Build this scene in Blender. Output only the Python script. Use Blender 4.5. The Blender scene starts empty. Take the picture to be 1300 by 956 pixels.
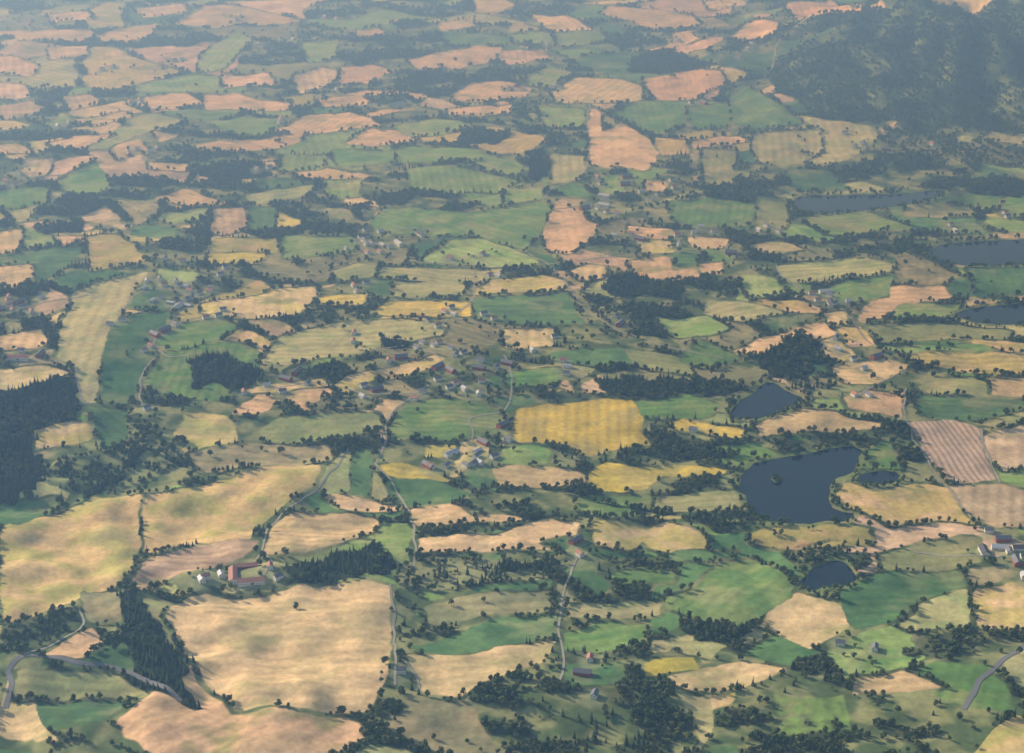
import bpy, math, random
import numpy as np
random.seed(7); rng=np.random.default_rng(11)

# ------------------------------------------------------------------ basics
H=1500.0; PITCH=math.radians(24.0); HFOV=math.radians(30.0)
FPX=650/math.tan(HFOV/2)
SUN_EL=math.radians(26); SUN_AZ=math.atan2(-0.86,0.51)   # from +Y clockwise

def perlin(x,y,seed=0):
    x=np.asarray(x,float); y=np.asarray(y,float)
    xi=np.floor(x).astype(np.int64); yi=np.floor(y).astype(np.int64)
    xf=x-xi; yf=y-yi
    def g(ix,iy,dx,dy):
        h=(ix*374761393+iy*668265263+seed*144269504)&0xffffffff
        h=((h^(h>>13))*1274126177)&0xffffffff
        h=h^(h>>16)
        a=h*(2*math.pi/4294967296.0)
        return np.cos(a)*dx+np.sin(a)*dy
    u=xf*xf*xf*(xf*(xf*6-15)+10); v=yf*yf*yf*(yf*(yf*6-15)+10)
    a=g(xi,yi,xf,yf); b=g(xi+1,yi,xf-1,yf); c=g(xi,yi+1,xf,yf-1); d=g(xi+1,yi+1,xf-1,yf-1)
    return 1.4*((a*(1-u)+b*u)*(1-v)+(c*(1-u)+d*u)*v)
def hash2(ix,iy,s=0):
    h=(ix.astype(np.int64)*374761393+iy.astype(np.int64)*668265263+s*974634777)&0xffffffff
    h=((h^(h>>13))*1274126177)&0xffffffff
    return (h^(h>>16))/4294967296.0
def sstep(a,b,x):
    t=np.clip((x-a)/(b-a),0,1); return t*t*(3-2*t)

# ------------------------------------------------------------------ relief
def h0(x,y):
    x=np.asarray(x,float); y=np.asarray(y,float)
    z=14*perlin(x/900+3.1,y/750,1)+9*perlin(x/420,y/260,2)
    k=1+1.5*sstep(0,-420,x)*sstep(3300,2700,y)
    c1=perlin(x/150+.3*perlin(x/200,y/200,6),y/105,3)
    c2=perlin((x+.5*y)/75,(y-.4*x)/150,7)
    z=z+k*(5.6*c1+2.4*perlin(x/58,y/50,4)+2.6*c2)+0.40*perlin(x/19,y/19,5)
    # wooded hill
    dx=(x-1330)/np.where(x<1330,540.,900.); dy=(y-5700)/620.
    r=np.sqrt(dx*dx+dy*dy)
    hill=182*np.exp(-(r*1.22)**2.2)
    hill=hill*(1+0.16*perlin(x/190,y/190,9))+ 75*np.exp(-(r*1.0)**2)*perlin(x/170,y/230,8)+32*np.exp(-(r*1.0)**2)*perlin(x/75,y/90,10)
    z=z+hill
    # low hill on the left edge
    z=z+22*np.exp(-(((x+1120)/230)**2+((y-3250)/420)**2))
    far=sstep(8200,16000,np.sqrt(x*x+y*y))
    z=z+far*(160*np.abs(perlin(x/3500,y/3000,12))+40*perlin(x/1200,y/1200,13))
    return z

def raydir(px,py):
    dx=(px-650)/FPX; dy=-(py-478)/FPX
    c,s=math.cos(PITCH),math.sin(PITCH)
    return dx, c+dy*s, -s+dy*c
def survey(pts,hf):
    """map coordinates of a list of photo control points on the relief"""
    P=np.array(pts,float); dx,dy,dz=raydir(P[:,0],P[:,1])
    t=np.linspace(1200,12500,950)[None,:]
    X=dx[:,None]*t; Y=dy[:,None]*t; Z=H+dz[:,None]*t
    D=Z-hf(X,Y); below=D<0
    i=np.where(below.any(1),below.argmax(1),t.shape[1]-1); i=np.maximum(i,1)
    r=np.arange(len(P)); a=D[r,i-1]; b=D[r,i]; f=np.clip(a/(a-b+1e-9),0,1)
    tt=t[0,i-1]*(1-f)+t[0,i]*f
    return np.stack([dx*tt,dy*tt],1)
def survey_plane(pts,z):
    P=np.array(pts,float); dx,dy,dz=raydir(P[:,0],P[:,1]); t=(z-H)/dz
    return np.stack([dx*t,dy*t],1)
def sdist(x,y,poly):
    """signed distance, positive inside"""
    n=len(poly); dmin=np.full(x.shape,1e18); ins=np.zeros(x.shape,bool)
    for i in range(n):
        ax,ay=poly[i]; bx,by=poly[(i+1)%n]
        ex,ey=bx-ax,by-ay; L=ex*ex+ey*ey+1e-9
        t=np.clip(((x-ax)*ex+(y-ay)*ey)/L,0,1)
        dmin=np.minimum(dmin,(x-ax-t*ex)**2+(y-ay-t*ey)**2)
        if ay!=by:
            c=((ay>y)!=(by>y))&(x<(bx-ax)*(y-ay)/(by-ay)+ax); ins^=c
    d=np.sqrt(dmin); return np.where(ins,d,-d)
def smooth_poly(P,it=2,c=.25):
    P=np.asarray(P,float)
    for _ in range(it):
        Q=np.roll(P,-1,0); P=np.stack([P*(1-c)+Q*c,P*c+Q*(1-c)],1).reshape(-1,2)
    return P
def parse(s):
    return [tuple(float(v) for v in p.split(',')) for p in s.split()]

LAKES_PX=["936,608 950,596 958,588 985,582 1000,579 1030,576 1050,570 1092,566 1090,590 1080,602 1062,606 1054,620 1050,637 1062,648 1088,652 1070,664 1040,662 1020,667 975,661 953,648 950,630 938,625",
"928,519 940,508 958,500 966,489 976,484 1000,495 1024,508 1005,516 985,525 960,533 930,530",
"1011,738 1030,722 1045,718 1058,709 1088,726 1076,746 1050,744 1030,751",
"1092,601 1120,598 1142,602 1138,614 1105,614 1086,610",
"1176,320 1200,309 1220,308 1330,303 1340,334 1240,338 1193,332",
"1211,400 1230,392 1260,388 1330,384 1335,413 1250,411 1225,405",
"1006,256 1020,248 1060,249 1150,246 1205,240 1180,254 1120,265 1060,271 1012,268",
"490,128 512,124 520,134 500,140"]
lakes=[]
for s in LAKES_PX:
    pp=parse(s); c=survey(pp,h0); zs=h0(c[:,0],c[:,1]); lev=float(np.mean(zs))
    W=smooth_poly(survey_plane(pp,lev),1,.2); lakes.append((lev,W))
def lake_sd(x,y,pad=90):
    best=np.full(np.shape(x),-1e9); lev=np.zeros(np.shape(x))
    for L,W in lakes:
        lo=W.min(0)-pad; hi=W.max(0)+pad
        m=(x>lo[0])&(x<hi[0])&(y>lo[1])&(y<hi[1])
        if not m.any(): continue
        xs=x[m]; ys=y[m]
        xs2=xs+7*perlin(xs/34,ys/34,41); ys2=ys+7*perlin(xs/34,ys/34,42)
        d=sdist(xs2,ys2,W); b=best[m]; l=lev[m]; k=d>b
        b[k]=d[k]; l[k]=L; best[m]=b; lev[m]=l
    return best,lev
def hf(x,y):
    x=np.asarray(x,float); y=np.asarray(y,float)
    z=h0(x,y); sd,lev=lake_sd(x,y)
    w=sstep(-85,-6,sd); tgt=lev+np.where(sd>0,-np.minimum(sd*.15,2.5),np.minimum(-sd*.07,6.))
    return z*(1-w)+tgt*w

# ------------------------------------------------------------------ land cover (field plan)
F='''P 212,780 235,762 262,752 300,762 340,757 385,742 400,746 440,738 470,735 497,745 498,800 495,845 470,905 300,905 262,868 235,830 222,805
O 0,792 0,668 60,655 100,640 120,630 180,627 178,700 165,725 150,745 120,755 90,765 40,785
O 183,627 215,625 300,605 370,590 408,590 400,610 365,640 330,668 310,688 250,690 190,703 181,700
W 165,737 190,707 250,693 330,686 320,702 280,720 215,735 180,752
P 345,665 375,650 450,652 482,660 475,675 430,690 380,703 332,706 340,680
P 410,632 425,625 470,635 508,642 505,648 440,647
A 400,620 430,575 445,572 445,625 415,628
D 447,572 473,570 470,630 446,628
A 475,590 495,625 490,638 472,632
D 490,607 540,606 580,618 602,626 580,640 515,642 495,622
D 590,600 625,590 628,615 600,620
Y 482,590 515,588 548,598 580,612 560,612 500,605 485,600
Y 536,565 580,563 578,582 540,582
P 625,595 650,590 740,598 745,612 720,618 628,615
Y 655,518 700,513 775,505 805,508 818,535 815,550 825,565 780,572 740,580 715,565 650,562
Y 745,600 765,585 800,592 850,590 925,595 920,602 840,605 825,622 760,625 745,615
G 640,567 690,565 700,572 695,588 665,592 635,588
G 735,630 828,628 825,652 760,655 735,652
A 831,628 940,623 950,648 895,648 828,651
P 520,645 570,640 580,644 600,655 640,652 660,656 672,662 640,660 610,663 550,670 524,668
P 530,684 560,680 600,678 640,676 660,668 690,658 735,662 734,680 700,683 685,690 700,698 640,696 600,700 532,701
Q 752,660 790,662 800,668 820,672 840,662 860,665 890,675 895,695 850,702 830,698 815,690 800,700 755,690
Y 845,535 870,530 910,540 945,545 935,556 890,550 860,548
P 960,542 985,527 1020,520 1060,522 1075,530 1122,535 1118,545 1060,548 1000,550 962,556
Q 1060,627 1075,612 1110,625 1180,614 1205,620 1240,665 1190,662 1130,668 1095,650 1065,642
O 955,675 1000,668 1085,667 1105,672 1105,690 1050,695 1000,697 955,692
S 1152,537 1200,531 1245,545 1250,575 1265,608 1240,612 1200,612 1190,600 1165,560
W 1248,552 1310,535 1310,590 1275,600 1250,578
W 1204,616 1265,613 1310,625 1310,668 1265,672 1240,657 1218,637
P 1006,752 1060,765 1088,780 1080,795 1050,815 1020,826 985,808 963,795
G 845,758 875,750 895,735 910,715 960,710 985,722 1008,740 1000,760 965,790 930,800 880,785 845,772
D 1060,750 1120,727 1220,722 1230,745 1180,760 1130,790 1085,800 1070,770
A 1115,705 1170,690 1240,680 1245,715 1200,724 1120,725
A 1140,795 1180,762 1229,747 1231,795 1160,803
Q 1234,747 1310,735 1310,800 1240,798
G 715,802 770,790 820,793 815,815 760,828 715,828
D 515,825 560,808 640,785 708,780 703,805 640,820 560,832
P 515,833 600,829 690,812 706,812 700,830 640,857 580,885 535,880 525,850
P 840,864 900,845 940,840 1000,848 960,867 880,880
D 940,830 985,808 1038,828 1000,845
Y 815,842 880,834 890,850 820,860
P 1085,858 1150,852 1200,874 1080,882
G 770,730 830,722 860,728 850,740 780,742
A 720,770 800,760 842,765 838,782 780,786 722,788
B 100,752 152,750 157,790 112,790
P 50,830 115,797 135,812 100,837
A 20,852 150,857 190,880 20,885
A 95,370 130,358 190,345 165,372 150,405 128,460 122,512 107,510 95,470 70,455 80,410
D 140,410 175,398 215,396 212,410 192,432 198,450 180,480 165,515 130,515 129,465
G 197,432 222,410 285,406 302,415 270,435 215,445
Q 258,385 310,378 350,368 402,362 400,385 380,398 320,405 275,405 255,396
A 330,462 345,440 360,427 420,411 520,405 568,412 560,425 500,435 470,445 400,455 365,465
Q 420,490 440,476 500,466 550,450 567,455 545,470 480,481 435,502
Q 300,500 340,488 410,481 415,490 350,498
P 0,425 50,418 62,435 45,442 -10,447
Q 42,547 90,531 115,538 122,555 90,565 45,571
Q -10,470 60,462 95,478 60,490 -10,497
G 492,545 505,524 520,510 560,505 615,512 635,530 630,550 580,558 500,557
A 325,547 360,529 480,525 488,543 440,555 340,562
Q 600,370 625,355 690,348 722,360 715,367 650,371 605,375
D 602,379 720,370 735,400 745,412 680,412 602,406
P 640,418 700,416 705,440 640,441
Y 475,392 500,382 560,381 600,383 598,402 560,402 480,400
Y 405,378 465,373 465,385 405,388
G 468,282 490,264 540,266 600,271 650,262 690,256 700,264 690,290 664,318 600,298 560,300 480,298
L 528,332 555,318 572,304 610,301 662,320 688,334 672,338 600,338
L 515,215 560,210 610,218 660,230 630,246 560,246 520,238
G 600,205 650,200 668,215 655,224 612,214
P 690,290 702,266 735,262 745,280 760,285 750,305 722,323 695,320
P 747,150 752,138 762,140 764,168 790,156 825,178 838,195 820,218 785,210 775,214 748,208
Q 828,173 870,178 875,195 840,198
P 878,179 940,172 950,180 880,190
A 955,170 1040,161 1045,190 1020,208 970,208 957,195
G 925,122 945,108 1000,140 1020,157 960,165 930,155
A 985,337 1060,329 1130,331 1135,344 1100,351 1010,360 990,350
G 1030,369 1100,354 1134,351 1130,375 1060,386
B 1138,325 1160,322 1215,350 1200,360 1140,362
P 1087,405 1100,382 1130,378 1130,364 1200,362 1212,378 1160,385 1130,400 1097,410
P 930,445 965,430 1045,406 1060,425 1030,435 1010,446 935,450
P 1045,398 1070,395 1083,411 1053,414
Q 1060,419 1093,413 1115,440 1080,440
A 1098,413 1180,409 1285,420 1280,430 1180,432 1120,436
Q 1140,450 1200,447 1310,452 1310,475 1240,475 1170,461
P 1058,460 1120,455 1155,462 1140,475 1110,488 1075,488 1060,478
P 1070,505 1100,495 1147,495 1145,532 1120,525 1080,519
P 1255,480 1310,480 1310,503 1260,502
P 798,332 850,325 855,345 885,340 888,352 840,356 800,350
P 720,345 745,335 770,338 765,352 735,356
P 798,287 850,290 865,300 835,305 800,298
P 872,301 925,303 920,315 880,315
P 952,313 985,305 1022,318 970,323
P 888,335 915,333 918,348 893,350
Q 806,304 850,306 858,320 815,322
G 850,257 900,250 960,258 955,285 890,290 850,276
G 640,472 700,466 720,475 700,491 645,491
D 700,446 800,441 830,450 825,462 760,465 700,459
G 805,510 880,502 920,515 900,528 815,531
G 1092,577 1130,556 1146,598 1090,598
D 1225,340 1310,340 1310,372 1240,378
A 1150,262 1230,262 1240,274 1150,276
P 515,77 560,66 600,58 637,60 625,80 580,88 530,87
W 632,66 690,62 700,75 640,84
P 570,120 600,105 640,103 675,112 670,122 610,130 580,128
P 698,118 735,98 780,100 814,108 815,127 760,131 710,131
P 818,100 870,90 915,90 922,105 880,127 828,128
P 762,18 772,8 830,12 880,20 888,32 830,39 800,28
P 895,2 940,-4 950,6 900,14
Q 670,18 720,20 755,38 700,40
P 430,86 475,82 495,90 470,107 430,107
W 372,95 410,86 428,90 424,106 380,120
P 258,121 300,118 325,128 370,130 360,141 260,140
P 345,166 390,146 440,142 470,150 482,160 430,166 385,171
P 438,182 470,163 510,165 533,180 470,186
P 248,184 320,178 390,169 380,181 330,191 252,190
W 272,265 310,262 313,290 285,300 265,295
D 315,262 349,265 349,290 317,292
Y 352,268 385,280 375,290 352,290
P 568,138 650,132 645,144 568,147
P -10,70 20,72 50,85 40,97 -10,94
P 78,123 115,120 132,131 90,141
P 58,183 100,172 150,170 100,191
P 140,188 175,176 190,190 150,204
P -10,340 40,335 45,350 20,365 -10,366
P -10,295 30,290 20,320 -10,323
P 72,300 110,299 80,314
P 110,152 160,140 168,150 120,161
P 195,166 232,171 200,180
W 30,205 70,200 60,222 28,225
P 120,45 160,35 200,30 190,48 130,56
P 195,252 235,240 292,258 240,263
P 555,30 600,24 602,34 560,40
P 450,40 480,34 490,44 455,50
P 995,5 1060,0 1098,15 1030,24
P 930,46 955,26 990,30 985,42 940,52
P 1140,-3 1300,-12 1310,6 1250,8 1160,6
P 818,228 850,231 842,244 820,242
P 180,124 238,118 258,132 190,139
W -10,104 32,108 40,122 -10,126
W -10,134 40,128 58,140 20,152 -10,150
P -10,186 24,182 44,194 -10,199
W 170,10 230,4 240,14 180,24
P 60,20 110,14 120,24 66,30
W 280,95 340,92 350,108 285,112
P 190,205 240,208 236,218 188,214
P 400,125 460,120 470,132 410,136
W 300,208 350,205 352,214 300,218
W 60,60 110,58 112,72 64,76
L 255,70 300,40 322,50 282,90 250,92
L 385,56 430,50 425,75 390,80
L 410,228 460,228 455,250 415,250
G -10,240 60,238 62,260 -10,265
A 310,247 400,233 395,246 320,260
Y 265,322 340,320 330,335 265,336
A 420,342 480,330 475,350 430,358
A 890,190 935,190 930,236 895,236
D 1000,216 1050,216 1080,240 1010,245
L 670,96 700,84 728,92 700,112 672,108
G 560,40 600,42 650,48 640,58 570,56
L 500,160 560,150 600,158 560,172 510,172
L 680,135 742,138 742,160 690,160
G 870,135 925,130 925,160 880,165
G 420,190 500,190 500,206 430,212
L 360,195 415,196 410,215 355,218
A 700,195 742,198 742,225 700,235
L 640,240 688,238 690,252 640,260
G 760,225 790,222 795,245 760,250
L 200,340 250,345 245,362 200,366
L 355,300 450,300 455,318 360,330
O 110,300 150,296 190,330 115,345
A 485,338 560,342 640,341 632,352 560,360 478,354
A 500,358 590,360 590,376 500,376
A 755,355 800,362 790,378 740,372
L 940,350 985,352 1000,372 950,380
A 900,380 960,385 1000,398 940,408 890,398
L 1140,385 1220,385 1205,402 1130,405
A 960,250 1000,252 1000,290 960,292
L 1010,275 1100,268 1160,290 1050,300
L 830,405 900,400 930,420 860,430
A 560,330 600,322 592,331 566,336
D 70,500 100,515 165,520 160,560 130,570 120,530
B 240,575 320,562 420,565 420,585 320,592 250,600
B 540,770 600,755 700,748 700,775 620,780 545,800
D 600,745 700,735 700,746 600,754
D 0,640 70,630 75,645 20,668 -10,665
A 790,440 870,455 880,478 840,472 800,462
G 890,430 940,455 900,470 860,458
D 1160,500 1250,505 1300,508 1300,520 1240,535 1170,528
G 1100,440 1200,440 1230,445 1150,448
D 715,845 790,840 800,865 720,868
D 850,700 940,700 900,712 850,716
D 610,455 640,452 636,468 605,470
Z 975,95 985,75 1005,62 1050,45 1110,12 1180,0 1260,5 1340,8 1340,170 1250,168 1180,178 1150,160 1110,150 1085,158 1060,142 1020,138 1010,125 985,120
Z 800,75 850,60 900,82 860,92 800,92
Z -20,500 30,492 60,482 95,480 100,515 105,528 60,540 38,552 45,575 60,600 40,622 20,640 -20,650
Z 150,755 175,752 205,800 240,868 250,900 185,880 160,820
Z 345,725 400,712 480,690 500,700 500,728 440,735 385,742 350,750
Z 240,455 262,448 290,445 305,462 330,470 322,485 300,497 270,488 245,495
Z 760,482 800,484 850,480 940,486 955,495 920,503 870,500 800,505 760,495
Z 770,352 800,345 830,358 868,362 862,382 820,376 790,380 765,368
Z 960,460 1030,455 1040,470 985,482
Z 840,585 842,580 940,575 935,585
Z 640,712 700,708 700,722 640,726
R 540,720 600,712 610,740 545,748
R 1160,805 1240,802 1300,812 1200,840 1150,830
R 1000,700 1060,697 1110,700 1090,720 1020,722
Z 250,215 280,205 330,205 350,222 310,228 276,238
Z 668,190 690,190 700,220 675,232
Z 590,165 650,168 640,182 580,184
Z 500,90 590,92 600,100 540,108
Z 870,785 960,800 930,822 880,815
Z 1240,225 1300,228 1300,250 1235,248
Z 760,640 752,636 956,662 940,668
R 500,715 560,705 640,712 700,705 735,690 750,702 700,732 640,735 560,752 505,750
R 390,225 400,250 470,262 462,272 385,262
R 590,490 640,488 650,500 600,512 560,500
R 395,395 455,390 470,402 400,408
R 720,800 712,830 830,835 860,820 870,840 720,842
R 500,745 540,752 530,800 502,815
R 640,570 700,560 735,585 740,596 700,588
Z 1010,420 1045,440 1000,458 960,455
R 1120,160 1200,178 1320,180 1320,215 1200,205 1130,190
R 990,480 1050,478 1060,490 1010,495
R 100,530 200,540 240,560 210,600 120,625 70,620 60,590 110,575
R 190,690 330,712 300,745 230,752 200,740
R 750,705 900,700 860,722 760,735
R 420,500 490,505 480,522 380,525
R 0,795 90,770 140,760 120,795 40,825 0,840
R 700,375 760,385 800,400 770,412 745,410
Z 985,470 1000,458 1060,448 1050,462
Z 40,290 100,280 110,292 60,298
Z 130,225 180,222 240,232 200,240 140,236
Z 480,430 560,432 555,440 490,442
Z 350,470 420,462 430,470 360,480
R 960,560 1060,552 1080,562 990,575
R 640,500 650,492 760,498 800,505 700,510
Z 100,640 180,560 190,566 130,625'''
fields=[]
for li in F.splitlines():
    fields.append([li[0],parse(li[2:])])
allpts=[p for f in fields for p in f[1]]
Wp=survey(allpts,hf); k=0
for f in fields:
    n=len(f[1]); f.append(smooth_poly(Wp[k:k+n],1,.07)); k+=n
fields.sort(key=lambda f:0 if f[0]=='R' else 1)
TY='PWYQOAGDBSZLR'
COL={'P':((.82,.54,.27),(.64,.45,.22)),'W':((.60,.41,.24),(.76,.52,.31)),'Y':((.72,.55,.09),(.60,.48,.12)),
 'Q':((.64,.50,.16),(.76,.53,.26)),'O':((.47,.41,.12),(.66,.46,.19)),'A':((.35,.37,.14),(.48,.43,.18)),
 'G':((.16,.29,.075),(.26,.35,.10)),'D':((.095,.19,.07),(.14,.24,.08)),'B':((.29,.28,.13),(.43,.36,.17)),
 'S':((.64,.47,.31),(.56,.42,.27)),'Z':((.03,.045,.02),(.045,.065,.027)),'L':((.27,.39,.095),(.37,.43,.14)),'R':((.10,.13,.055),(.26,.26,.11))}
C1=np.array([COL[t][0] for t in TY]); C2=np.array([COL[t][1] for t in TY])
fr=np.random.default_rng(5).random((len(fields),3))
TI={t:i for i,t in enumerate(TY)}

def voro(x,y,cx,cy,sd):
    u=x/cx; v=y/cy; iu=np.floor(u).astype(np.int64); iv=np.floor(v).astype(np.int64)
    f1=np.full(len(x),9.); f2=np.full(len(x),9.); id1=np.zeros(len(x)); id2=np.zeros(len(x)); an=np.zeros(len(x))
    for a in (-1,0,1):
        for b in (-1,0,1):
            ju=iu+a; jv=iv+b
            pu=ju+hash2(ju,jv,sd+1); pv=jv+hash2(ju,jv,sd+2)
            d=np.abs(u-pu)*.5+np.hypot(u-pu,v-pv)*.6; c=d<f1
            f2=np.where(c,f1,np.minimum(f2,d)); f1=np.where(c,d,f1)
            id1=np.where(c,hash2(ju,jv,sd+3),id1); id2=np.where(c,hash2(ju,jv,sd+4),id2); an=np.where(c,hash2(ju,jv,sd+5)*3.14,an)
    return (f2-f1)*cx*.43,id1,id2,an
def classify(x,y):
    sh=x.shape; x=x.ravel(); y=y.ravel(); N=len(x)
    w1=perlin(x/60,y/60,21); w2=perlin(x/60,y/60,22); w3=perlin(x/19,y/19,23); w4=perlin(x/34,y/30,24)
    wx=x+6*w1+3*w3; wy=y+7*w2-3*w3
    typ=np.full(N,-1,np.int16); din=np.zeros(N); dout=np.full(N,200.)
    r=np.zeros(N); ang=np.zeros(N)
    for i,(t,_,W) in enumerate(fields):
        lo=W.min(0)-24; hi=W.max(0)+24
        m=np.nonzero((wx>lo[0])&(wx<hi[0])&(wy>lo[1])&(wy<hi[1]))[0]
        if len(m)==0: continue
        d=sdist(wx[m],wy[m],W)
        if t in 'ZR': d=d+14*w4[m]
        k=d>0; mi=m[k]
        typ[mi]=TY.index(t); din[mi]=d[k]; r[mi]=fr[i,0]; 
        q=int(np.argmax(np.linalg.norm(np.roll(W,-1,0)-W,axis=1))); dv=W[(q+1)%len(W)]-W[q]
        ang[mi]=math.atan2(dv[1],dv[0])
        ko=~k; mo=m[ko]
        if t not in 'ZR': dout[mo]=np.minimum(dout[mo],-d[ko])
    # remaining ground: smaller plots found between the surveyed ones
    m=np.nonzero(typ<0)[0]
    X=(x[m]+38*perlin(x[m]/210,y[m]/210,31)); Y=(y[m]+38*perlin(x[m]/210,y[m]/210,32))
    e,id1,id2,an=voro(X,Y,150.,115.,0)
    eB,i1B,i2B,anB=voro(X*.9+Y*.2,Y-X*.12,330.,210.,10)
    ym=y[m]
    big=(perlin(X/500,Y/420,33)+.25*sstep(4200,5600,ym))>.02
    e=np.where(big,eB,e)+3*w3[m]; id1=np.where(big,i1B,id1); id2=np.where(big,i2B,id2); an=np.where(big,anB,an)
    prob=0.55+0.12*sstep(4000,6000,ym)+.12*big
    ok=(id1<prob)&(e>8)&(dout[m]>8)
    far=np.clip(sstep(3900,5400,ym)+.35*sstep(-200,-900,x[m])*sstep(3000,3600,ym),0,1)
    q=id2
    t=np.select([q<.15,q<.30,q<.42,q<.60-.06*far,q<.67-.04*far,q<.70+.08*far,q<.74+.14*far,q<.84+.10*far],
        [TI['D'],TI['G'],TI['L'],TI['A'],TI['Q'],TI['W'],TI['P'],TI['O']],TI['B'])
    mi=m[ok]; typ[mi]=t[ok]; din[mi]=np.minimum(e[ok]-8,dout[mi]-8); r[mi]=(id1*7.3%1)[ok]; ang[mi]=an[ok]
    return [a.reshape(sh) for a in (typ,din,dout,r,ang)]

def woodn(x,y):
    return perlin(x/230,y/105,51)+.65*perlin(x/85,y/42,52)+.4*perlin(x/35,y/24,53)+.05

# ------------------------------------------------------------------ materials
def newmat(n):
    m=bpy.data.materials.new(n); m.use_nodes=True; nt=m.node_tree
    b=nt.nodes['Principled BSDF']; return m,nt,b
def simple(n,col,rough=.8,var=.15,scale=.6,spec=.3,metal=0):
    m,nt,b=newmat(n); N=nt.nodes; L=nt.links
    tc=N.new('ShaderNodeTexCoord'); no=N.new('ShaderNodeTexNoise'); no.inputs['Scale'].default_value=scale; no.inputs['Detail'].default_value=4
    L.new(tc.outputs['Object'],no.inputs['Vector'])
    mx=N.new('ShaderNodeMix'); mx.data_type='RGBA'
    mx.inputs[6].default_value=(*[c*(1-var) for c in col],1); mx.inputs[7].default_value=(*[min(1,c*(1+var)) for c in col],1)
    L.new(no.outputs['Fac'],mx.inputs[0]); L.new(mx.outputs[2],b.inputs['Base Color'])
    b.inputs['Roughness'].default_value=rough; b.inputs['Specular IOR Level'].default_value=spec; b.inputs['Metallic'].default_value=metal
    return m
# terrain
mt,nt,b=newmat('farmland_ground'); N=nt.nodes; L=nt.links
at=N.new('ShaderNodeAttribute'); at.attribute_name='landcol'
ar=N.new('ShaderNodeAttribute'); ar.attribute_name='row'
aa=N.new('ShaderNodeAttribute'); aa.attribute_name='rowamp'
tc=N.new('ShaderNodeTexCoord')
n1=N.new('ShaderNodeTexNoise'); n1.inputs['Scale'].default_value=.11; n1.inputs['Detail'].default_value=5; n1.inputs['Roughness'].default_value=.68
n2=N.new('ShaderNodeTexNoise'); n2.inputs['Scale'].default_value=.02; n2.inputs['Detail'].default_value=3
L.new(tc.outputs['Object'],n1.inputs['Vector']); L.new(tc.outputs['Object'],n2.inputs['Vector'])
def math_(op,a,bb,c=None):
    n=N.new('ShaderNodeMath'); n.operation=op
    for i,v in enumerate((a,bb,c)):
        if v is None: continue
        if isinstance(v,(int,float)): n.inputs[i].default_value=v
        else: L.new(v,n.inputs[i])
    return n.outputs[0]
f1=math_('MULTIPLY_ADD',n1.outputs['Fac'],1.1,.45)
f2=math_('MULTIPLY_ADD',n2.outputs['Fac'],.7,.65)
sn=math_('SINE',ar.outputs['Fac'],0.0)
sp=math_('POWER',math_('ABSOLUTE',sn,0.0),3.0)
f3=math_('SUBTRACT',1.0,math_('MULTIPLY',sp,aa.outputs['Fac']))
ff=math_('MULTIPLY',math_('MULTIPLY',f1,f2),f3)
vm=N.new('ShaderNodeVectorMath'); vm.operation='SCALE'; L.new(at.outputs['Color'],vm.inputs[0]); L.new(ff,vm.inputs['Scale'])
L.new(vm.outputs[0],b.inputs['Base Color']); b.inputs['Roughness'].default_value=1; b.inputs['Specular IOR Level'].default_value=.05
bp=N.new('ShaderNodeBump'); bp.inputs['Strength'].default_value=.5; bp.inputs['Distance'].default_value=1.2
L.new(n1.outputs['Fac'],bp.inputs['Height']); L.new(bp.outputs[0],b.inputs['Normal'])
# water
mw,nt,b=newmat('lake_water'); N=nt.nodes; L=nt.links
b.inputs['Base Color'].default_value=(.008,.018,.024,1); b.inputs['Roughness'].default_value=.12; b.inputs['IOR'].default_value=1.33
tc=N.new('ShaderNodeTexCoord'); no=N.new('ShaderNodeTexNoise'); no.inputs['Scale'].default_value=.25; no.inputs['Detail'].default_value=4
L.new(tc.outputs['Object'],no.inputs['Vector']); bp=N.new('ShaderNodeBump'); bp.inputs['Strength'].default_value=.15; bp.inputs['Distance'].default_value=.4
L.new(no.outputs['Fac'],bp.inputs['Height']); L.new(bp.outputs[0],b.inputs['Normal'])
# foliage
def leafmat(n,ca,cb):
    m,nt,b=newmat(n); N=nt.nodes; L=nt.links
    oi=N.new('ShaderNodeObjectInfo'); cr=N.new('ShaderNodeMix'); cr.data_type='RGBA'
    cr.inputs[6].default_value=(*ca,1); cr.inputs[7].default_value=(*cb,1); L.new(oi.outputs['Random'],cr.inputs[0])
    tc=N.new('ShaderNodeTexCoord'); no=N.new('ShaderNodeTexNoise'); no.inputs['Scale'].default_value=.5; no.inputs['Detail'].default_value=1
    L.new(tc.outputs['Object'],no.inputs['Vector'])
    ma=N.new('ShaderNodeMath'); ma.operation='MULTIPLY_ADD'; L.new(no.outputs['Fac'],ma.inputs[0]); ma.inputs[1].default_value=1.2; ma.inputs[2].default_value=.4
    vm=N.new('ShaderNodeVectorMath'); vm.operation='SCALE'; L.new(cr.outputs[2],vm.inputs[0]); L.new(ma.outputs[0],vm.inputs['Scale'])
    L.new(vm.outputs[0],b.inputs['Base Color']); b.inputs['Roughness'].default_value=.8; b.inputs['Specular IOR Level'].default_value=.1
    return m
leafA=leafmat('broadleaf_foliage',(.055,.088,.025),(.145,.165,.050))
leafB=leafmat('spruce_foliage',(.028,.050,.022),(.060,.088,.035))
bark=simple('bark',(.12,.09,.065),.9)

def mkmesh(name,V,Fc,mats,mi=None,smooth=False):
    me=bpy.data.meshes.new(name); me.from_pydata([tuple(v) for v in V],[],[tuple(f) for f in Fc])
    for m in mats: me.materials.append(m)
    if mi is not None: me.polygons.foreach_set('material_index',mi)
    if smooth: me.polygons.foreach_set('use_smooth',[True]*len(me.polygons))
    me.update(); return me

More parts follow.
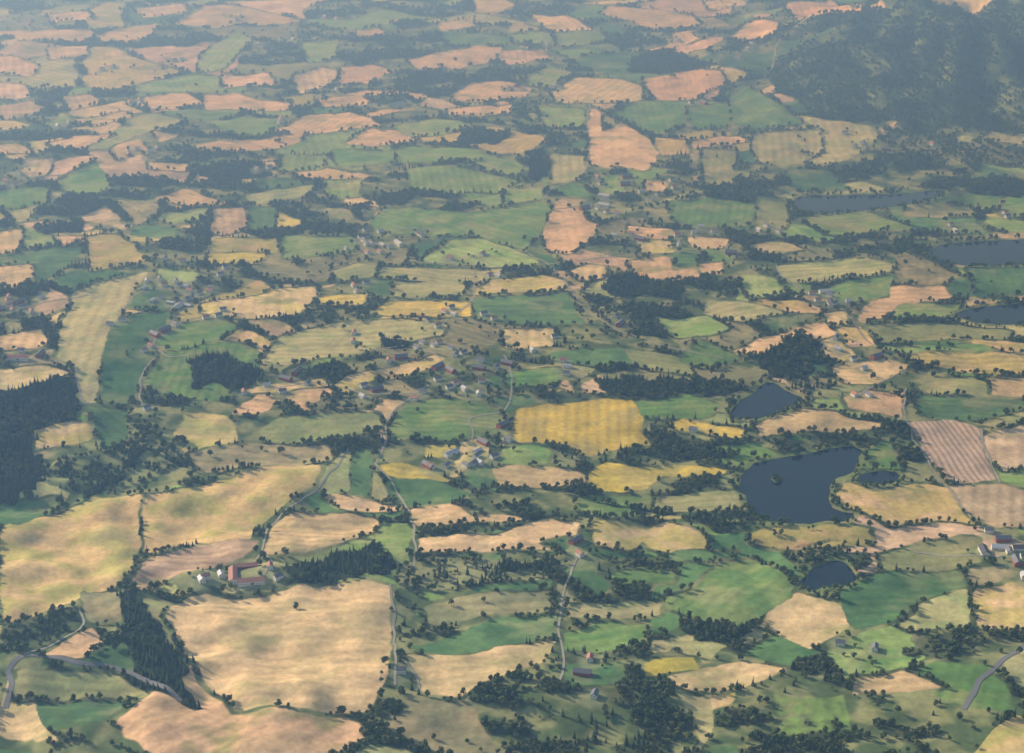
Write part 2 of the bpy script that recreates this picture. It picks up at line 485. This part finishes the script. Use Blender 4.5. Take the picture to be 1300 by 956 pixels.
# ------------------------------------------------------------------ terrain sheet
NX,NY=1000,1150
s=np.linspace(-1,1,NX)
ext=np.array([1.06,1.15,1.3,1.6,2.1,3,5,9,18])
s=np.concatenate([-ext[::-1],s,ext])
ang=np.linspace(math.radians(38.5),math.radians(11.3),NY)
yy=H/np.tan(ang)
front=np.array([-9000,-5000,-2500,-1000,-200,400,800,1100,1300,1450,1600,1700,1780,1840]); front=front[front<yy[0]-15]
back=yy[-1]*np.geomspace(1.003,5.5,70)
yy=np.concatenate([front,yy,back])
wd=0.315*np.maximum(yy,1500)+70
GX=s[None,:]*wd[:,None]; GY=np.repeat(yy[:,None],len(s),1)
GZ=hf(GX,GY)
typ,din,dout,rr,an=classify(GX,GY)
lsd,_=lake_sd(GX,GY)

# buildings are placed before colouring so that yards can be laid around them
CL='''312,728,U 600,572,9 588,590,4 490,303,9 480,318,4 215,372,9 235,382,6 195,362,4 570,448,4 535,441,3 572,400,4 22,456,R
30,388,4 45,384,3 270,395,3 730,700,2 258,736,2 340,490,3 380,486,3 470,500,3 190,195,5 15,230,4 215,330,2 350,152,2 770,262,5 752,266,3 765,235,2 872,298,3 905,290,2
985,290,3 925,314,2 1040,380,5 1052,384,2 1086,505,2 1104,460,3 1270,706,7 1292,712,4 1095,822,2 742,856,3 518,857,1 206,420,3 200,440,2 176,514,1 450,366,3 622,404,2 612,352,2
720,466,3 560,480,3 600,462,3 640,470,2 1090,186,3 1076,172,1 962,60,3 930,72,2 342,62,3 362,52,2 200,80,3 230,76,2 500,82,2 655,112,3 790,402,2 800,300,3 702,112,2 432,112,2
412,124,1 800,235,3 330,215,2 1210,290,2 1285,275,2 1130,190,1 80,160,2 175,130,3 600,330,2 540,60,1 1010,45,1 880,130,2 700,440,2 830,250,2 500,455,2 530,500,2 60,30,3 130,90,2 300,20,3 420,25,2 700,60,2 860,50,2 1180,185,1
580,490,2 610,490,2 545,420,1 455,425,2 280,340,2 150,410,2 20,400,2 880,545,1 1060,440,2 850,235,2'''
cl=[]
for c in CL.split():
    a,b_,n=c.split(','); cl.append((float(a),float(b_),n))
cw=survey([(a,b_) for a,b_,_ in cl],hf)
builds=[] # x,y,rot,kind
R=random.Random(3)
for (a,b_,n),(X,Y) in zip(cl,cw):
    if n=='U':
        r0=math.radians(8); c,s_=math.cos(r0),math.sin(r0)
        for dx,dy,rt,kd in ((2,24,0,'longred2'),(-20,-2,90,'longred'),(8,-26,0,'longred'),(38,8,90,'house2'),(50,-22,30,'house'),(-62,-10,20,'house2')):
            builds.append((X+dx*c-dy*s_,Y+dx*s_+dy*c,r0+math.radians(rt),kd))
        continue
    if n=='R':
        for dx,dy,rt,kd in ((0,0,5,'longred'),(-45,-22,5,'longred2'),(40,22,80,'barnred'),(0,35,0,'house')):
            builds.append((X+dx,Y+dy,math.radians(rt),kd))
        continue
    n=int(n); base=R.uniform(0,math.pi); placed=[]
    rad=14+6*n
    for i in range(n):
        for _ in range(30):
            qx=R.gauss(0,rad*.6); qy=R.gauss(0,rad*.75)
            if all(math.hypot(qx-u,qy-v)>26 for u,v in placed): break
        placed.append((qx,qy))
        kd=R.choice(['house','house2','house4','house2','house','barnred','house']) if n<5 else R.choice(['house','house2','house4','house2','shed','barngrey','barnred','barnwhite','house'])
        builds.append((X+qx,Y+qy,base+R.choice([0,math.pi/2])+R.uniform(-.12,.12),kd))
bs,_=lake_sd(np.array([q[0] for q in builds]),np.array([q[1] for q in builds]))
builds=[q for q,d in zip(builds,bs) if d<-28]
BX=np.array([b_[0] for b_ in builds]); BY=np.array([b_[1] for b_ in builds])
def bdist(x,y):
    d=np.full(x.shape,1e9)
    for bx,by in zip(BX,BY):
        m=(np.abs(x-bx)<50)&(np.abs(y-by)<50)
        if m.any():
            yy_=y[m]-by; d[m]=np.minimum(d[m],np.hypot(x[m]-bx,np.where(yy_<0,yy_*.65,yy_)))
    return d
ROADS='''M 1225,900 1240,868 1262,850 1285,830 1320,806
M 8,900 14,868 12,852 30,833 60,834 90,839 150,848 190,866 230,890
T 30,833 75,814 101,797 106,782 100,770
T 503,870 502,850 501,820 498,760 496,742
T 478,588 500,620 519,650 528,690 525,722
T 478,588 489,560 492,535 520,503 545,490
T 440,570 420,600 395,627 345,668 332,700 310,722
T 712,868 714,840 711,800 716,755 735,700
T 700,340 720,362 738,388 770,411 800,425 845,440 920,455
T 400,357 440,337 490,322 560,336 640,339 700,335 780,325 850,321 930,320
T 688,255 700,240 745,212 746,150 750,130
T 664,318 690,332 700,340
T 270,398 242,406 207,420 196,438 215,453 240,450
T 122,512 105,510 95,476 70,458
T 1148,492 1151,535 1190,604 1240,664 1262,676 1300,690
T 985,337 995,354 1045,382 1072,396 1097,430 1120,445
T 925,125 975,96 985,60 1000,40
T 480,300 520,290 560,292
T 600,560 600,530 640,520 650,480 640,450
T 330,700 345,712 330,738
T 535,878 524,850 514,840
T 150,395 175,372 215,366 255,385
T 560,412 575,400 600,380 602,345
T 1040,380 1010,360
T 180,515 178,480 198,452
T 560,455 520,440 470,446
T 1088,505 1110,490 1150,470
T 640,103 655,115 700,118 745,133
T 180,200 240,190 300,192
T 20,235 60,225 110,215
T 1250,560 1245,545 1252,575 1268,612
T 0,395 40,388 80,380 110,375
T 215,366 280,345 340,345 400,357
T 340,495 400,486 470,500 530,498
T 1160,700 1210,706 1270,708'''
roads=[]
for li in ROADS.splitlines():
    W=survey(parse(li[2:]),hf)
    # densify with Catmull-Rom
    P=np.vstack([2*W[0]-W[1],W,2*W[-1]-W[-2]]); out=[]
    for i in range(1,len(P)-2):
        n=max(4,int(np.linalg.norm(P[i+1]-P[i])/6))
        for t in np.linspace(0,1,n,endpoint=False):
            out.append(.5*((2*P[i])+(-P[i-1]+P[i+1])*t+(2*P[i-1]-5*P[i]+4*P[i+1]-P[i+2])*t*t+(-P[i-1]+3*P[i]-3*P[i+1]+P[i+2])*t**3))
    out.append(P[-2]); out=np.array(out)
    q=4.5*perlin(out[:,0]/45,out[:,1]/45,91); q2=4.5*perlin(out[:,0]/45,out[:,1]/45,92); out=out+np.stack([q,q2],1)
    roads.append((li[0],out))
def rdist(x,y,pad=14):
    d=np.full(x.shape,1e9)
    for t,Pn in roads:
        for i in range(0,len(Pn)):
            m=(np.abs(x-Pn[i,0])<pad)&(np.abs(y-Pn[i,1])<pad)
            if m.any(): d[m]=np.minimum(d[m],np.hypot(x[m]-Pn[i,0],y[m]-Pn[i,1]))
    return d

bd=bdist(GX,GY)
t0=np.maximum(typ,0)
mo=sstep(-.3,.4,perlin(GX/85,GY/60,61)+.5*perlin(GX/28,GY/24,62)+(rr-.5)*.8)
col=C1[t0]*(1-mo[...,None])+C2[t0]*mo[...,None]
cer=np.isin(typ,[TY.index(c) for c in 'PWYQO'])
# patchy weeds/green in cereal fields, damper greener hollows
gm=sstep(.15,.75,perlin(GX/110+9,GY/75,63)+.55*perlin(GX/30,GY/26,64))*cer*(.25+.55*((rr*3.3)%1))
col=col*(1-gm[...,None])+np.array((.33,.33,.11))*gm[...,None]
pk=sstep(.1,.7,perlin(GX/150,GY/100,67)+.5*perlin(GX/40,GY/30,68))*np.isin(typ,[TY.index(c) for c in 'AOGLBD'])*.4
col=col*(1-pk[...,None])+np.array((.46,.40,.18))*pk[...,None]
col=col*(0.80+.36*rr[...,None])
hue=((rr*13.7)%1-.5)[...,None]*np.array((.14,-.02,.10)); col=col*(1+hue)
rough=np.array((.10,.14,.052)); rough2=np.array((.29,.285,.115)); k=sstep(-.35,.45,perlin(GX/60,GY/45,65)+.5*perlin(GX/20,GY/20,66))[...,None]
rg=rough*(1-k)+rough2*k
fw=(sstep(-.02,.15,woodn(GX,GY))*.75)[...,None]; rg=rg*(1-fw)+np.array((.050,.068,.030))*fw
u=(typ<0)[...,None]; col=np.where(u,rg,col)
# hill: bilberry heath and felled openings between the trees
hz=((typ==TI['Z'])&(GX>600)&(GY>4900)); hk=sstep(-.2,.5,perlin(GX/120,GY/120,69)+.5*perlin(GX/40,GY/40,70))[...,None]
col=np.where(hz[...,None],np.array((.08,.11,.045))*(1-hk)+np.array((.20,.24,.09))*hk,col)
edge=sstep(2.5,0,din)[...,None]*(typ>=0)[...,None]*.6; col=col*(1-edge)+rg*edge
yard=(sstep(24,10,bd)*.7)[...,None]; col=col*(1-yard)+np.array((.27,.29,.14))*yard
reed=(sstep(-16,-7,lsd)*sstep(2,-1,lsd))[...,None]*.8; col=col*(1-reed)+np.array((.18,.22,.07))*reed
bed=sstep(-1,1,lsd)[...,None]; col=col*(1-bed)+np.array((.03,.035,.03))*bed
farw=(sstep(8500,11000,np.hypot(GX,GY))*.6)[...,None]; col=col*(1-farw)+np.array((.06,.09,.04))*farw
per=np.where(typ==TY.index('S'),11.,18.+8*rr)
row=(GX*np.sin(an)-GY*np.cos(an))*math.pi/per
amp=np.where(typ==TY.index('S'),.40,.05+.15*((rr*5.1)%1))*np.isin(typ,[TY.index(c) for c in 'PWYQASGDBL'])
col=np.clip(col,0,.85)
ny,nx=GX.shape
me=bpy.data.meshes.new('farmland_terrain')
me.vertices.add(nx*ny); me.vertices.foreach_set('co',np.stack([GX,GY,GZ],-1).astype(np.float32).ravel())
i0=(np.arange(ny-1)[:,None]*nx+np.arange(nx-1)[None,:]).ravel()
q=np.stack([i0,i0+1,i0+nx+1,i0+nx],1).astype(np.int32)
me.loops.add(q.size); me.loops.foreach_set('vertex_index',q.ravel())
me.polygons.add(len(q)); me.polygons.foreach_set('loop_start',(np.arange(len(q))*4).astype(np.int32))
me.polygons.foreach_set('use_smooth',np.ones(len(q),bool))
me.update(calc_edges=True)
A=me.attributes.new('landcol','FLOAT_COLOR','POINT'); A.data.foreach_set('color',np.concatenate([col,np.ones((ny,nx,1))],-1).astype(np.float32).ravel())
A=me.attributes.new('row','FLOAT','POINT'); A.data.foreach_set('value',row.astype(np.float32).ravel())
A=me.attributes.new('rowamp','FLOAT','POINT'); A.data.foreach_set('value',amp.astype(np.float32).ravel())
me.materials.append(mt)
ter=bpy.data.objects.new('farmland_terrain',me); bpy.context.collection.objects.link(ter)
print('terrain',nx*ny)

# ------------------------------------------------------------------ lakes
for i,(lev,W) in enumerate(lakes):
    V=[]
    n=len(W)
    for j in range(n):
        tdir=W[(j+1)%n]-W[j-1]; nn=np.array([tdir[1],-tdir[0]])/(np.linalg.norm(tdir)+1e-6)
        if sdist(np.array([W[j][0]+nn[0]*3]),np.array([W[j][1]+nn[1]*3]),W)[0]>0: nn=-nn
        V.append((W[j][0]+nn[0]*12,W[j][1]+nn[1]*12,lev-.12))
    m=mkmesh('lake',V,[list(range(n))],[mw]); o=bpy.data.objects.new('lake',m); bpy.context.collection.objects.link(o)

# ------------------------------------------------------------------ roads
asph=simple('worn_asphalt',(.18,.175,.17),.9,.2,.3); grav=simple('gravel_track',(.34,.31,.23),.95,.25,.05)
for t,Pn in roads:
    w=4.0 if t=='M' else 1.8
    T=np.gradient(Pn,axis=0); T/=np.linalg.norm(T,axis=1)[:,None]+1e-9; Nn=np.stack([-T[:,1],T[:,0]],1)
    V=[];Fc=[]
    for k_ in (-1,-.33,.33,1):
        Q=Pn+Nn*w*k_; z=hf(Q[:,0],Q[:,1])+.55
        V.append(np.column_stack([Q,z]))
    V=np.stack(V,1).reshape(-1,3)
    for i in range(len(Pn)-1):
        for j in range(3): Fc.append((i*4+j,i*4+j+1,i*4+j+5,i*4+j+4))
    nm='country_road' if t=='M' else 'farm_track'
    m=mkmesh(nm,V,Fc,[asph if t=='M' else grav],None,True); o=bpy.data.objects.new(nm,m); bpy.context.collection.objects.link(o)

# ------------------------------------------------------------------ buildings
wallm={'white':simple('white_painted_boards',(.72,.70,.64),.7,.05),'ochre':simple('ochre_painted_boards',(.60,.46,.24),.7,.08),
 'red':simple('red_barn_boards',(.33,.09,.06),.8,.15),'grey':simple('grey_boards',(.38,.37,.35),.8,.1)}
roofm={'tile':simple('red_clay_tiles',(.44,.20,.14),.8,.2,1.5),'slate':simple('grey_slate_roof',(.17,.17,.185),.6,.2,1.5),
 'metal':simple('pale_sheet_metal_roof',(.48,.48,.48),.5,.08),'dark':simple('dark_tile_roof',(.09,.085,.085),.7,.2)}
glass,_,gb=newmat('window_glass'); gb.inputs['Base Color'].default_value=(.03,.04,.05,1); gb.inputs['Roughness'].default_value=.1
brick=simple('chimney_brick',(.32,.15,.10),.9); doorm=simple('door_paint',(.14,.10,.06),.6)
def box(V,Fc,x0,x1,y0,y1,z0,z1):
    n=len(V); V+=[(x0,y0,z0),(x1,y0,z0),(x1,y1,z0),(x0,y1,z0),(x0,y0,z1),(x1,y0,z1),(x1,y1,z1),(x0,y1,z1)]
    Fc+=[(n,n+3,n+2,n+1),(n+4,n+5,n+6,n+7),(n,n+1,n+5,n+4),(n+1,n+2,n+6,n+5),(n+2,n+3,n+7,n+6),(n+3,n,n+4,n+7)]
def kind(name,L_,W_,h,rise,wm,rm,storeys,chim,doorw):
    l,w=L_/2,W_/2; parts={}
    V=[(-l,-w,-3),(l,-w,-3),(l,w,-3),(-l,w,-3),(-l,-w,h),(l,-w,h),(l,w,h),(-l,w,h),(-l,0,h+rise),(l,0,h+rise)]
    Fc=[(0,1,5,4),(2,3,7,6),(1,2,6,9,5),(3,0,4,8,7)]
    parts['walls']=mkmesh(name+'_walls',V,Fc,[wallm[wm]])
    o=.6; th=.3; sl=rise/w; a=l+o; ye=w+o; ze=h-sl*o+.03; zr=h+rise+.03
    V=[(-a,-ye,ze),(a,-ye,ze),(a,0,zr),(-a,0,zr),(-a,ye,ze),(a,ye,ze)]; V+=[(x,y,z+th) for x,y,z in V]
    Fc=[(6,7,8,9),(9,8,11,10),(0,3,2,1),(3,4,5,2),(0,1,7,6),(4,10,11,5),(1,2,8,7),(2,5,11,8),(0,6,9,3),(3,9,10,4)]
    parts['roof']=mkmesh(name+'_roof',V,Fc,[roofm[rm]])
    V=[];Fc=[]; n=max(2,int(L_/3.4))
    for sto in range(storeys):
        z=1.1+sto*2.8
        for i in range(n):
            x=-l+L_*(i+.5)/n
            if sto==0 and i==n//2: continue
            box(V,Fc,x-.55,x+.55,-w-.05,-w-.01,z,z+1.3); box(V,Fc,x-.55,x+.55,w+.01,w+.05,z,z+1.3)
        for sx in (-1,1):
            for yq in (-w*.45,w*.45): 
                xa=sx*(l+.01); xb=sx*(l+.05); box(V,Fc,min(xa,xb),max(xa,xb),yq-.5,yq+.5,z,z+1.3)
    parts['windows']=mkmesh(name+'_windows',V,Fc,[glass])
    V=[];Fc=[]; x=-l+L_*(n//2+.5)/n; box(V,Fc,x-doorw/2,x+doorw/2,-w-.08,-w-.01,0,2.2 if doorw<2 else 3.6)
    parts['door']=mkmesh(name+'_door',V,Fc,[doorm])
    if chim:
        V=[];Fc=[]; box(V,Fc,l*.3-.45,l*.3+.45,-.4,.4,h+rise-1,h+rise+1.3); parts['chimney']=mkmesh(name+'_chimney',V,Fc,[brick])
    return parts
K={'house':('farmhouse',kind('fh',14,9,5.6,3.2,'white','slate',2,1,1.1)),
'house2':('farmhouse',kind('fi',13,9,5.6,3.3,'white','tile',2,1,1.1)),
'house4':('farmhouse',kind('fj',13,9,5.4,3,'white','metal',2,1,1.1)),
'shed':('farm_shed',kind('sh',17,9,4,2,'grey','metal',1,0,3)),
'barnred':('barn',kind('br',25,11,5.6,4,'red','slate',1,0,4)),
'barngrey':('barn',kind('bg',28,13,5.4,3.6,'white','dark',1,0,4)),
'barnwhite':('barn',kind('bw',28,12,5.4,3.2,'white','metal',1,0,4)),
'longred':('barn',kind('lr',42,13,5.6,3.8,'white','tile',1,0,4)),
'longred2':('barn',kind('ls',34,12,5.2,3.5,'red','tile',1,0,4))}
for (x,y,r,kd) in builds:
    nm,parts=K[kd]; z=float(hf(np.array([x]),np.array([y]))[0])
    e=bpy.data.objects.new(nm,None); e.empty_display_size=3; e.location=(x,y,z+.3); e.rotation_euler=(0,0,r); bpy.context.collection.objects.link(e)
    for pn,pm in parts.items():
        o=bpy.data.objects.new(pn,pm); o.parent=e; bpy.context.collection.objects.link(o)

# ------------------------------------------------------------------ tree models
def tube(V,Fc,p,q_,r0,r1,n=5):
    p=np.array(p,float);q_=np.array(q_,float); d=q_-p; d/=np.linalg.norm(d); a=np.cross(d,[.3,.9,.1]); a/=np.linalg.norm(a); b_=np.cross(d,a)
    k=len(V)
    for c,r in ((p,r0),(q_,r1)):
        for i in range(n):
            t=2*math.pi*i/n; V.append(tuple(c+(a*math.cos(t)+b_*math.sin(t))*r))
    for i in range(n): j=(i+1)%n; Fc.append((k+i,k+j,k+n+j,k+n+i))
def leafquad(V,Fc,c,nrm,s,rg):
    nrm=nrm/np.linalg.norm(nrm); a=np.cross(nrm,rg.normal(size=3)); a/=np.linalg.norm(a)+1e-9; b_=np.cross(nrm,a); k=len(V)
    n=4
    for i in range(n):
        t=2*math.pi*i/n; rr_=s*rg.uniform(.65,1.2); V.append(tuple(c+(a*math.cos(t)+b_*math.sin(t))*rr_+nrm*rg.uniform(-.2,.2)*s))
    Fc.append((k,k+1,k+2)); Fc.append((k,k+2,k+3))
def broadleaf(seed,ht,wd_,nl):
    rg=np.random.default_rng(seed); V=[];Fc=[]; tube(V,Fc,(0,0,-1),(0,0,ht*.45),.35,.22,4); lob=[]
    for i in range(nl):
        t=rg.uniform(0,2*math.pi); rad=wd_*.5*rg.uniform(.25,.72); z=ht*rg.uniform(.35,.78)
        c=np.array([rad*math.cos(t),rad*math.sin(t),z]); s_=wd_*rg.uniform(.20,.33); lob.append((c,s_)); tube(V,Fc,(0,0,ht*.3),c,.16,.06,3)
    lob.append((np.array([0,0,ht*.78]),wd_*.27)); nb=len(Fc)
    for c,s_ in lob:
        for j in range(20):
            d=rg.normal(size=3); d[2]=d[2]*.8+.25; d/=np.linalg.norm(d)
            leafquad(V,Fc,c+d*s_*rg.uniform(.6,1.1)*np.array([1,1,.9]),d+rg.normal(size=3)*.45,rg.uniform(.85,1.35)*wd_/9,rg)
    return V,Fc,nb
def spruce(seed,ht,wd_):
    rg=np.random.default_rng(seed); V=[];Fc=[]; tube(V,Fc,(0,0,-1),(0,0,ht*.97),.28,.04,4); nb=len(Fc)
    nt_=10
    for i in range(nt_):
        f=i/(nt_-1); z=ht*(.12+.86*f); r=wd_*.5*(1-f)**.85+.25; nbm=max(4,int(9*(1-f)+4)); off=rg.uniform(0,6)
        for j in range(nbm):
            t=off+2*math.pi*j/nbm+rg.uniform(-.2,.2); L_=r*rg.uniform(.75,1.15); dr=np.array([math.cos(t),math.sin(t),0]); sd=np.array([-math.sin(t),math.cos(t),0])
            p=np.array([0,0,z+.35]); w=L_*.40+.15; k=len(V)
            V+= [tuple(p),tuple(p+dr*L_*.6+sd*w-np.array([0,0,L_*.25])),tuple(p+dr*L_-np.array([0,0,L_*.5+.1])),tuple(p+dr*L_*.6-sd*w-np.array([0,0,L_*.25]))]
            Fc+=[(k,k+1,k+2),(k,k+2,k+3)]
    return V,Fc,nb
def treecol(name,items):
    col_=bpy.data.collections.new(name)
    for i,(nm,(V,Fc,nb),lm) in enumerate(items):
        me_=mkmesh(nm,V,Fc,[bark,lm],[0]*nb+[1]*(len(Fc)-nb)); o=bpy.data.objects.new(nm,me_); col_.objects.link(o)
    return col_
bl=treecol('broadleaf_trees',[('broadleaf_tree_%s'%c,broadleaf(20+i,h_,w_,n_),leafA) for i,(c,h_,w_,n_) in enumerate((('a',11,9,8),('b',13,9,9),('c',9,8,7),('d',12,11,10),('e',8,6,6)))])
sp_=treecol('spruce_trees',[('spruce_tree_%s'%c,spruce(50+i,h_,w_),leafB) for i,(c,h_,w_) in enumerate((('a',15,6),('b',18,6.5),('c',12,5.5),('d',16,5)))])

def gn(colln):
    ng=bpy.data.node_groups.new('scatter_'+colln.name,'GeometryNodeTree')
    ng.interface.new_socket('Geometry',in_out='INPUT',socket_type='NodeSocketGeometry'); ng.interface.new_socket('Geometry',in_out='OUTPUT',socket_type='NodeSocketGeometry')
    N=ng.nodes; L=ng.links; gi=N.new('NodeGroupInput'); go=N.new('NodeGroupOutput')
    ip=N.new('GeometryNodeInstanceOnPoints'); ci=N.new('GeometryNodeCollectionInfo'); ci.inputs['Collection'].default_value=colln
    ci.inputs['Separate Children'].default_value=True; ci.inputs['Reset Children'].default_value=True
    def na(n,t):
        a=N.new('GeometryNodeInputNamedAttribute'); a.data_type=t; a.inputs['Name'].default_value=n; return [o for o in a.outputs if o.enabled and o.name=='Attribute'][0]
    er=N.new('FunctionNodeEulerToRotation'); L.new(na('rot','FLOAT_VECTOR'),er.inputs[0])
    L.new(gi.outputs[0],ip.inputs['Points']); L.new(ci.outputs[0],ip.inputs['Instance']); ip.inputs['Pick Instance'].default_value=True
    L.new(na('vid','INT'),ip.inputs['Instance Index']); L.new(er.outputs[0],ip.inputs['Rotation']); L.new(na('scl','FLOAT_VECTOR'),ip.inputs['Scale']); L.new(ip.outputs[0],go.inputs[0])
    return ng
def scatter(name,X,Y,S,colln,nvar,sq=1.0):
    n=len(X); Z=hf(X,Y)-.2; me_=bpy.data.meshes.new(name); me_.vertices.add(n); me_.vertices.foreach_set('co',np.column_stack([X,Y,Z]).astype(np.float32).ravel())
    a=me_.attributes.new('rot','FLOAT_VECTOR','POINT'); a.data.foreach_set('vector',np.column_stack([rng.normal(0,.05,n),rng.normal(0,.05,n),rng.uniform(0,6.28,n)]).astype(np.float32).ravel())
    a=me_.attributes.new('scl','FLOAT_VECTOR','POINT'); a.data.foreach_set('vector',np.column_stack([S,S,S*rng.uniform(.8,1.15,n)]).astype(np.float32).ravel())
    a=me_.attributes.new('vid','INT','POINT'); a.data.foreach_set('value',rng.integers(0,nvar,n).astype(np.int32))
    me_.update(); o=bpy.data.objects.new(name,me_); bpy.context.collection.objects.link(o); md=o.modifiers.new('scatter','NODES'); md.node_group=gn(colln); print(name,n)

# ------------------------------------------------------------------ tree positions
cand=[]
y=1750.
while y<7800:
    sp=7.4 if y<4500 else 8.6
    w=0.31*y+60; xs=np.arange(-w,w,sp); xs=xs+rng.uniform(-.45,.45,len(xs))*sp; ys=y+rng.uniform(-.5,.5,len(xs))*sp
    cand.append(np.column_stack([xs,ys])); y+=sp
cand=np.vstack(cand); X,Y=cand[:,0],cand[:,1]
ct,cdi,cdo,cr_,_=classify(X,Y); wn=woodn(X,Y); ls,_=lake_sd(X,Y); b2=bdist(X,Y); r2=rdist(X,Y)
p=np.zeros(len(X))
nf=ct<0
wood=sstep(-.01,.20,wn)
hn=perlin(X/80+5,Y/60,71)+.5*perlin(X/25,Y/25,74)
p[nf]=(wood*.78+.035+.07*sstep(-.2,.0,wn))[nf]
hedge=nf&(cdo<8); p[hedge]=np.maximum(p[hedge]*.8,.04+.70*sstep(-.12,.2,hn[hedge]))
Zi=TY.index('Z'); zz=ct==Zi; p[zz]=.93-.25*sstep(.4,.8,hn[zz])
hl=zz&(X>600)&(Y>4900); p[hl]=.85-.55*sstep(.1,.55,perlin(X/120,Y/120,69)+.5*perlin(X/40,Y/40,70))[hl]
Ri=TI['R']; rz=ct==Ri; p[rz]=.12+.68*sstep(-.15,.3,perlin(X/45,Y/30,75)+.4*perlin(X/18,Y/18,76))[rz]
inf=(~nf)&(~zz)&(~rz); iso=perlin(X/50,Y/34,72)+.35*perlin(X/140,Y/140,73)
p[inf]=.0003+ .85*sstep(.80,.86,iso[inf])*(cr_[inf]<.6)
p[inf&(ct==TY.index('B'))]+=.02
shore=(ls>-16)&(ls<-2); p[shore]=np.maximum(p[shore],.35)
nearb=(b2<34)&~inf; p[nearb]=.18
p[(b2<34)&inf]=.05
p[(ls>-3)]=0; p[(b2<18)]=0; p[r2<4.8]=0
isl=survey([(986,609)],lambda a,c:h0(a,c)*0+lakes[0][0])[0]
keep=rng.random(len(X))<p
X,Y,ct,zz,inf=X[keep],Y[keep],ct[keep],zz[keep],inf[keep]
con=perlin(X/180,Y/140,81)+.2*rng.normal(size=len(X)); hillm=(X>600)&(Y>4900)&zz
isc=((zz&~hillm&(con>.0))|((con>.42)&~hillm)|(hillm&(con>.45)))&~inf
S=rng.uniform(.6,1.15,len(X))
scatter('spruce_forest',X[isc],Y[isc],S[isc]*.95,sp_,4)
hd=~isc
scatter('broadleaf_woodland',X[hd],Y[hd],S[hd],bl,5)
# wooded islet in the lake
V=[];Fc=[]; nr=14
for ri,(r_,zz_) in enumerate(((13,-2.6),(10,-.1),(7,.6),(3,.9))):
    for i in range(nr):
        t=2*math.pi*i/nr; q_=r_*(1+.15*math.sin(3*t+1)); V.append((isl[0]+q_*math.cos(t),isl[1]+q_*math.sin(t),lakes[0][0]+zz_))
for ri in range(3):
    for i in range(nr): j=(i+1)%nr; Fc.append((ri*nr+i,ri*nr+j,ri*nr+nr+j,ri*nr+nr+i))
Fc.append([3*nr+i for i in range(nr)])
o=bpy.data.objects.new('lake_islet',mkmesh('lake_islet',V,Fc,[simple('islet_grass',(.08,.12,.04),1)],None,True)); bpy.context.collection.objects.link(o)
ti=rng.uniform(-7,7,(16,2))+isl
hf_old=hf
def hf(x,y): return np.full(np.shape(x),lakes[0][0]+.6)
scatter('islet_trees',ti[:,0],ti[:,1],rng.uniform(.5,.75,16),bl,5)
hf=hf_old

# ------------------------------------------------------------------ haze (real air volumes)
def haze(name,b_,colr,dens,g):
    V=[];Fc=[]; box(V,Fc,*b_)
    hm=bpy.data.materials.new(name); hm.use_nodes=True; nt=hm.node_tree; nt.nodes.clear()
    vo=nt.nodes.new('ShaderNodeVolumeScatter'); vo.inputs['Color'].default_value=(*colr,1); vo.inputs['Density'].default_value=dens; vo.inputs['Anisotropy'].default_value=g
    ou=nt.nodes.new('ShaderNodeOutputMaterial'); nt.links.new(vo.outputs[0],ou.inputs['Volume'])
    o=bpy.data.objects.new(name,mkmesh(name,V,Fc,[hm])); bpy.context.collection.objects.link(o)
haze('sky_haze',(-24000,24000,-8000,38000,-150,1650),(.32,.60,1),7.5e-5,.4)
haze('haze_bank',(-23000,23000,3500,37000,-140,900),(.36,.64,1),2.9e-4,.5)

# ------------------------------------------------------------------ light, sky, camera
sd_=bpy.data.lights.new('sun','SUN'); sd_.energy=5; sd_.angle=math.radians(.5); sd_.color=(1,.97,.92)
so=bpy.data.objects.new('sun',sd_); bpy.context.collection.objects.link(so)
from mathutils import Vector
sdv=Vector((math.cos(SUN_EL)*math.sin(SUN_AZ),math.cos(SUN_EL)*math.cos(SUN_AZ),math.sin(SUN_EL)))
so.rotation_euler=sdv.to_track_quat('Z','Y').to_euler(); so.location=(0,0,3000)
w=bpy.data.worlds.new('World'); bpy.context.scene.world=w; w.use_nodes=True; nt=w.node_tree
sk=nt.nodes.new('ShaderNodeTexSky'); sk.sky_type='NISHITA'; sk.sun_disc=False; sk.sun_elevation=SUN_EL; sk.sun_rotation=SUN_AZ
nt.links.new(sk.outputs[0],nt.nodes['Background'].inputs[0]); nt.nodes['Background'].inputs[1].default_value=.15
cd=bpy.data.cameras.new('camera'); co=bpy.data.objects.new('camera',cd); bpy.context.collection.objects.link(co)
cd.sensor_fit='HORIZONTAL'; cd.sensor_width=36; cd.lens=18/math.tan(HFOV/2); cd.clip_start=1; cd.clip_end=100000
co.location=(0,0,H); co.rotation_euler=(math.pi/2-PITCH,0,0)
sc=bpy.context.scene; sc.camera=co
sc.view_settings.view_transform='Standard'; sc.view_settings.look='None'; sc.view_settings.exposure=0
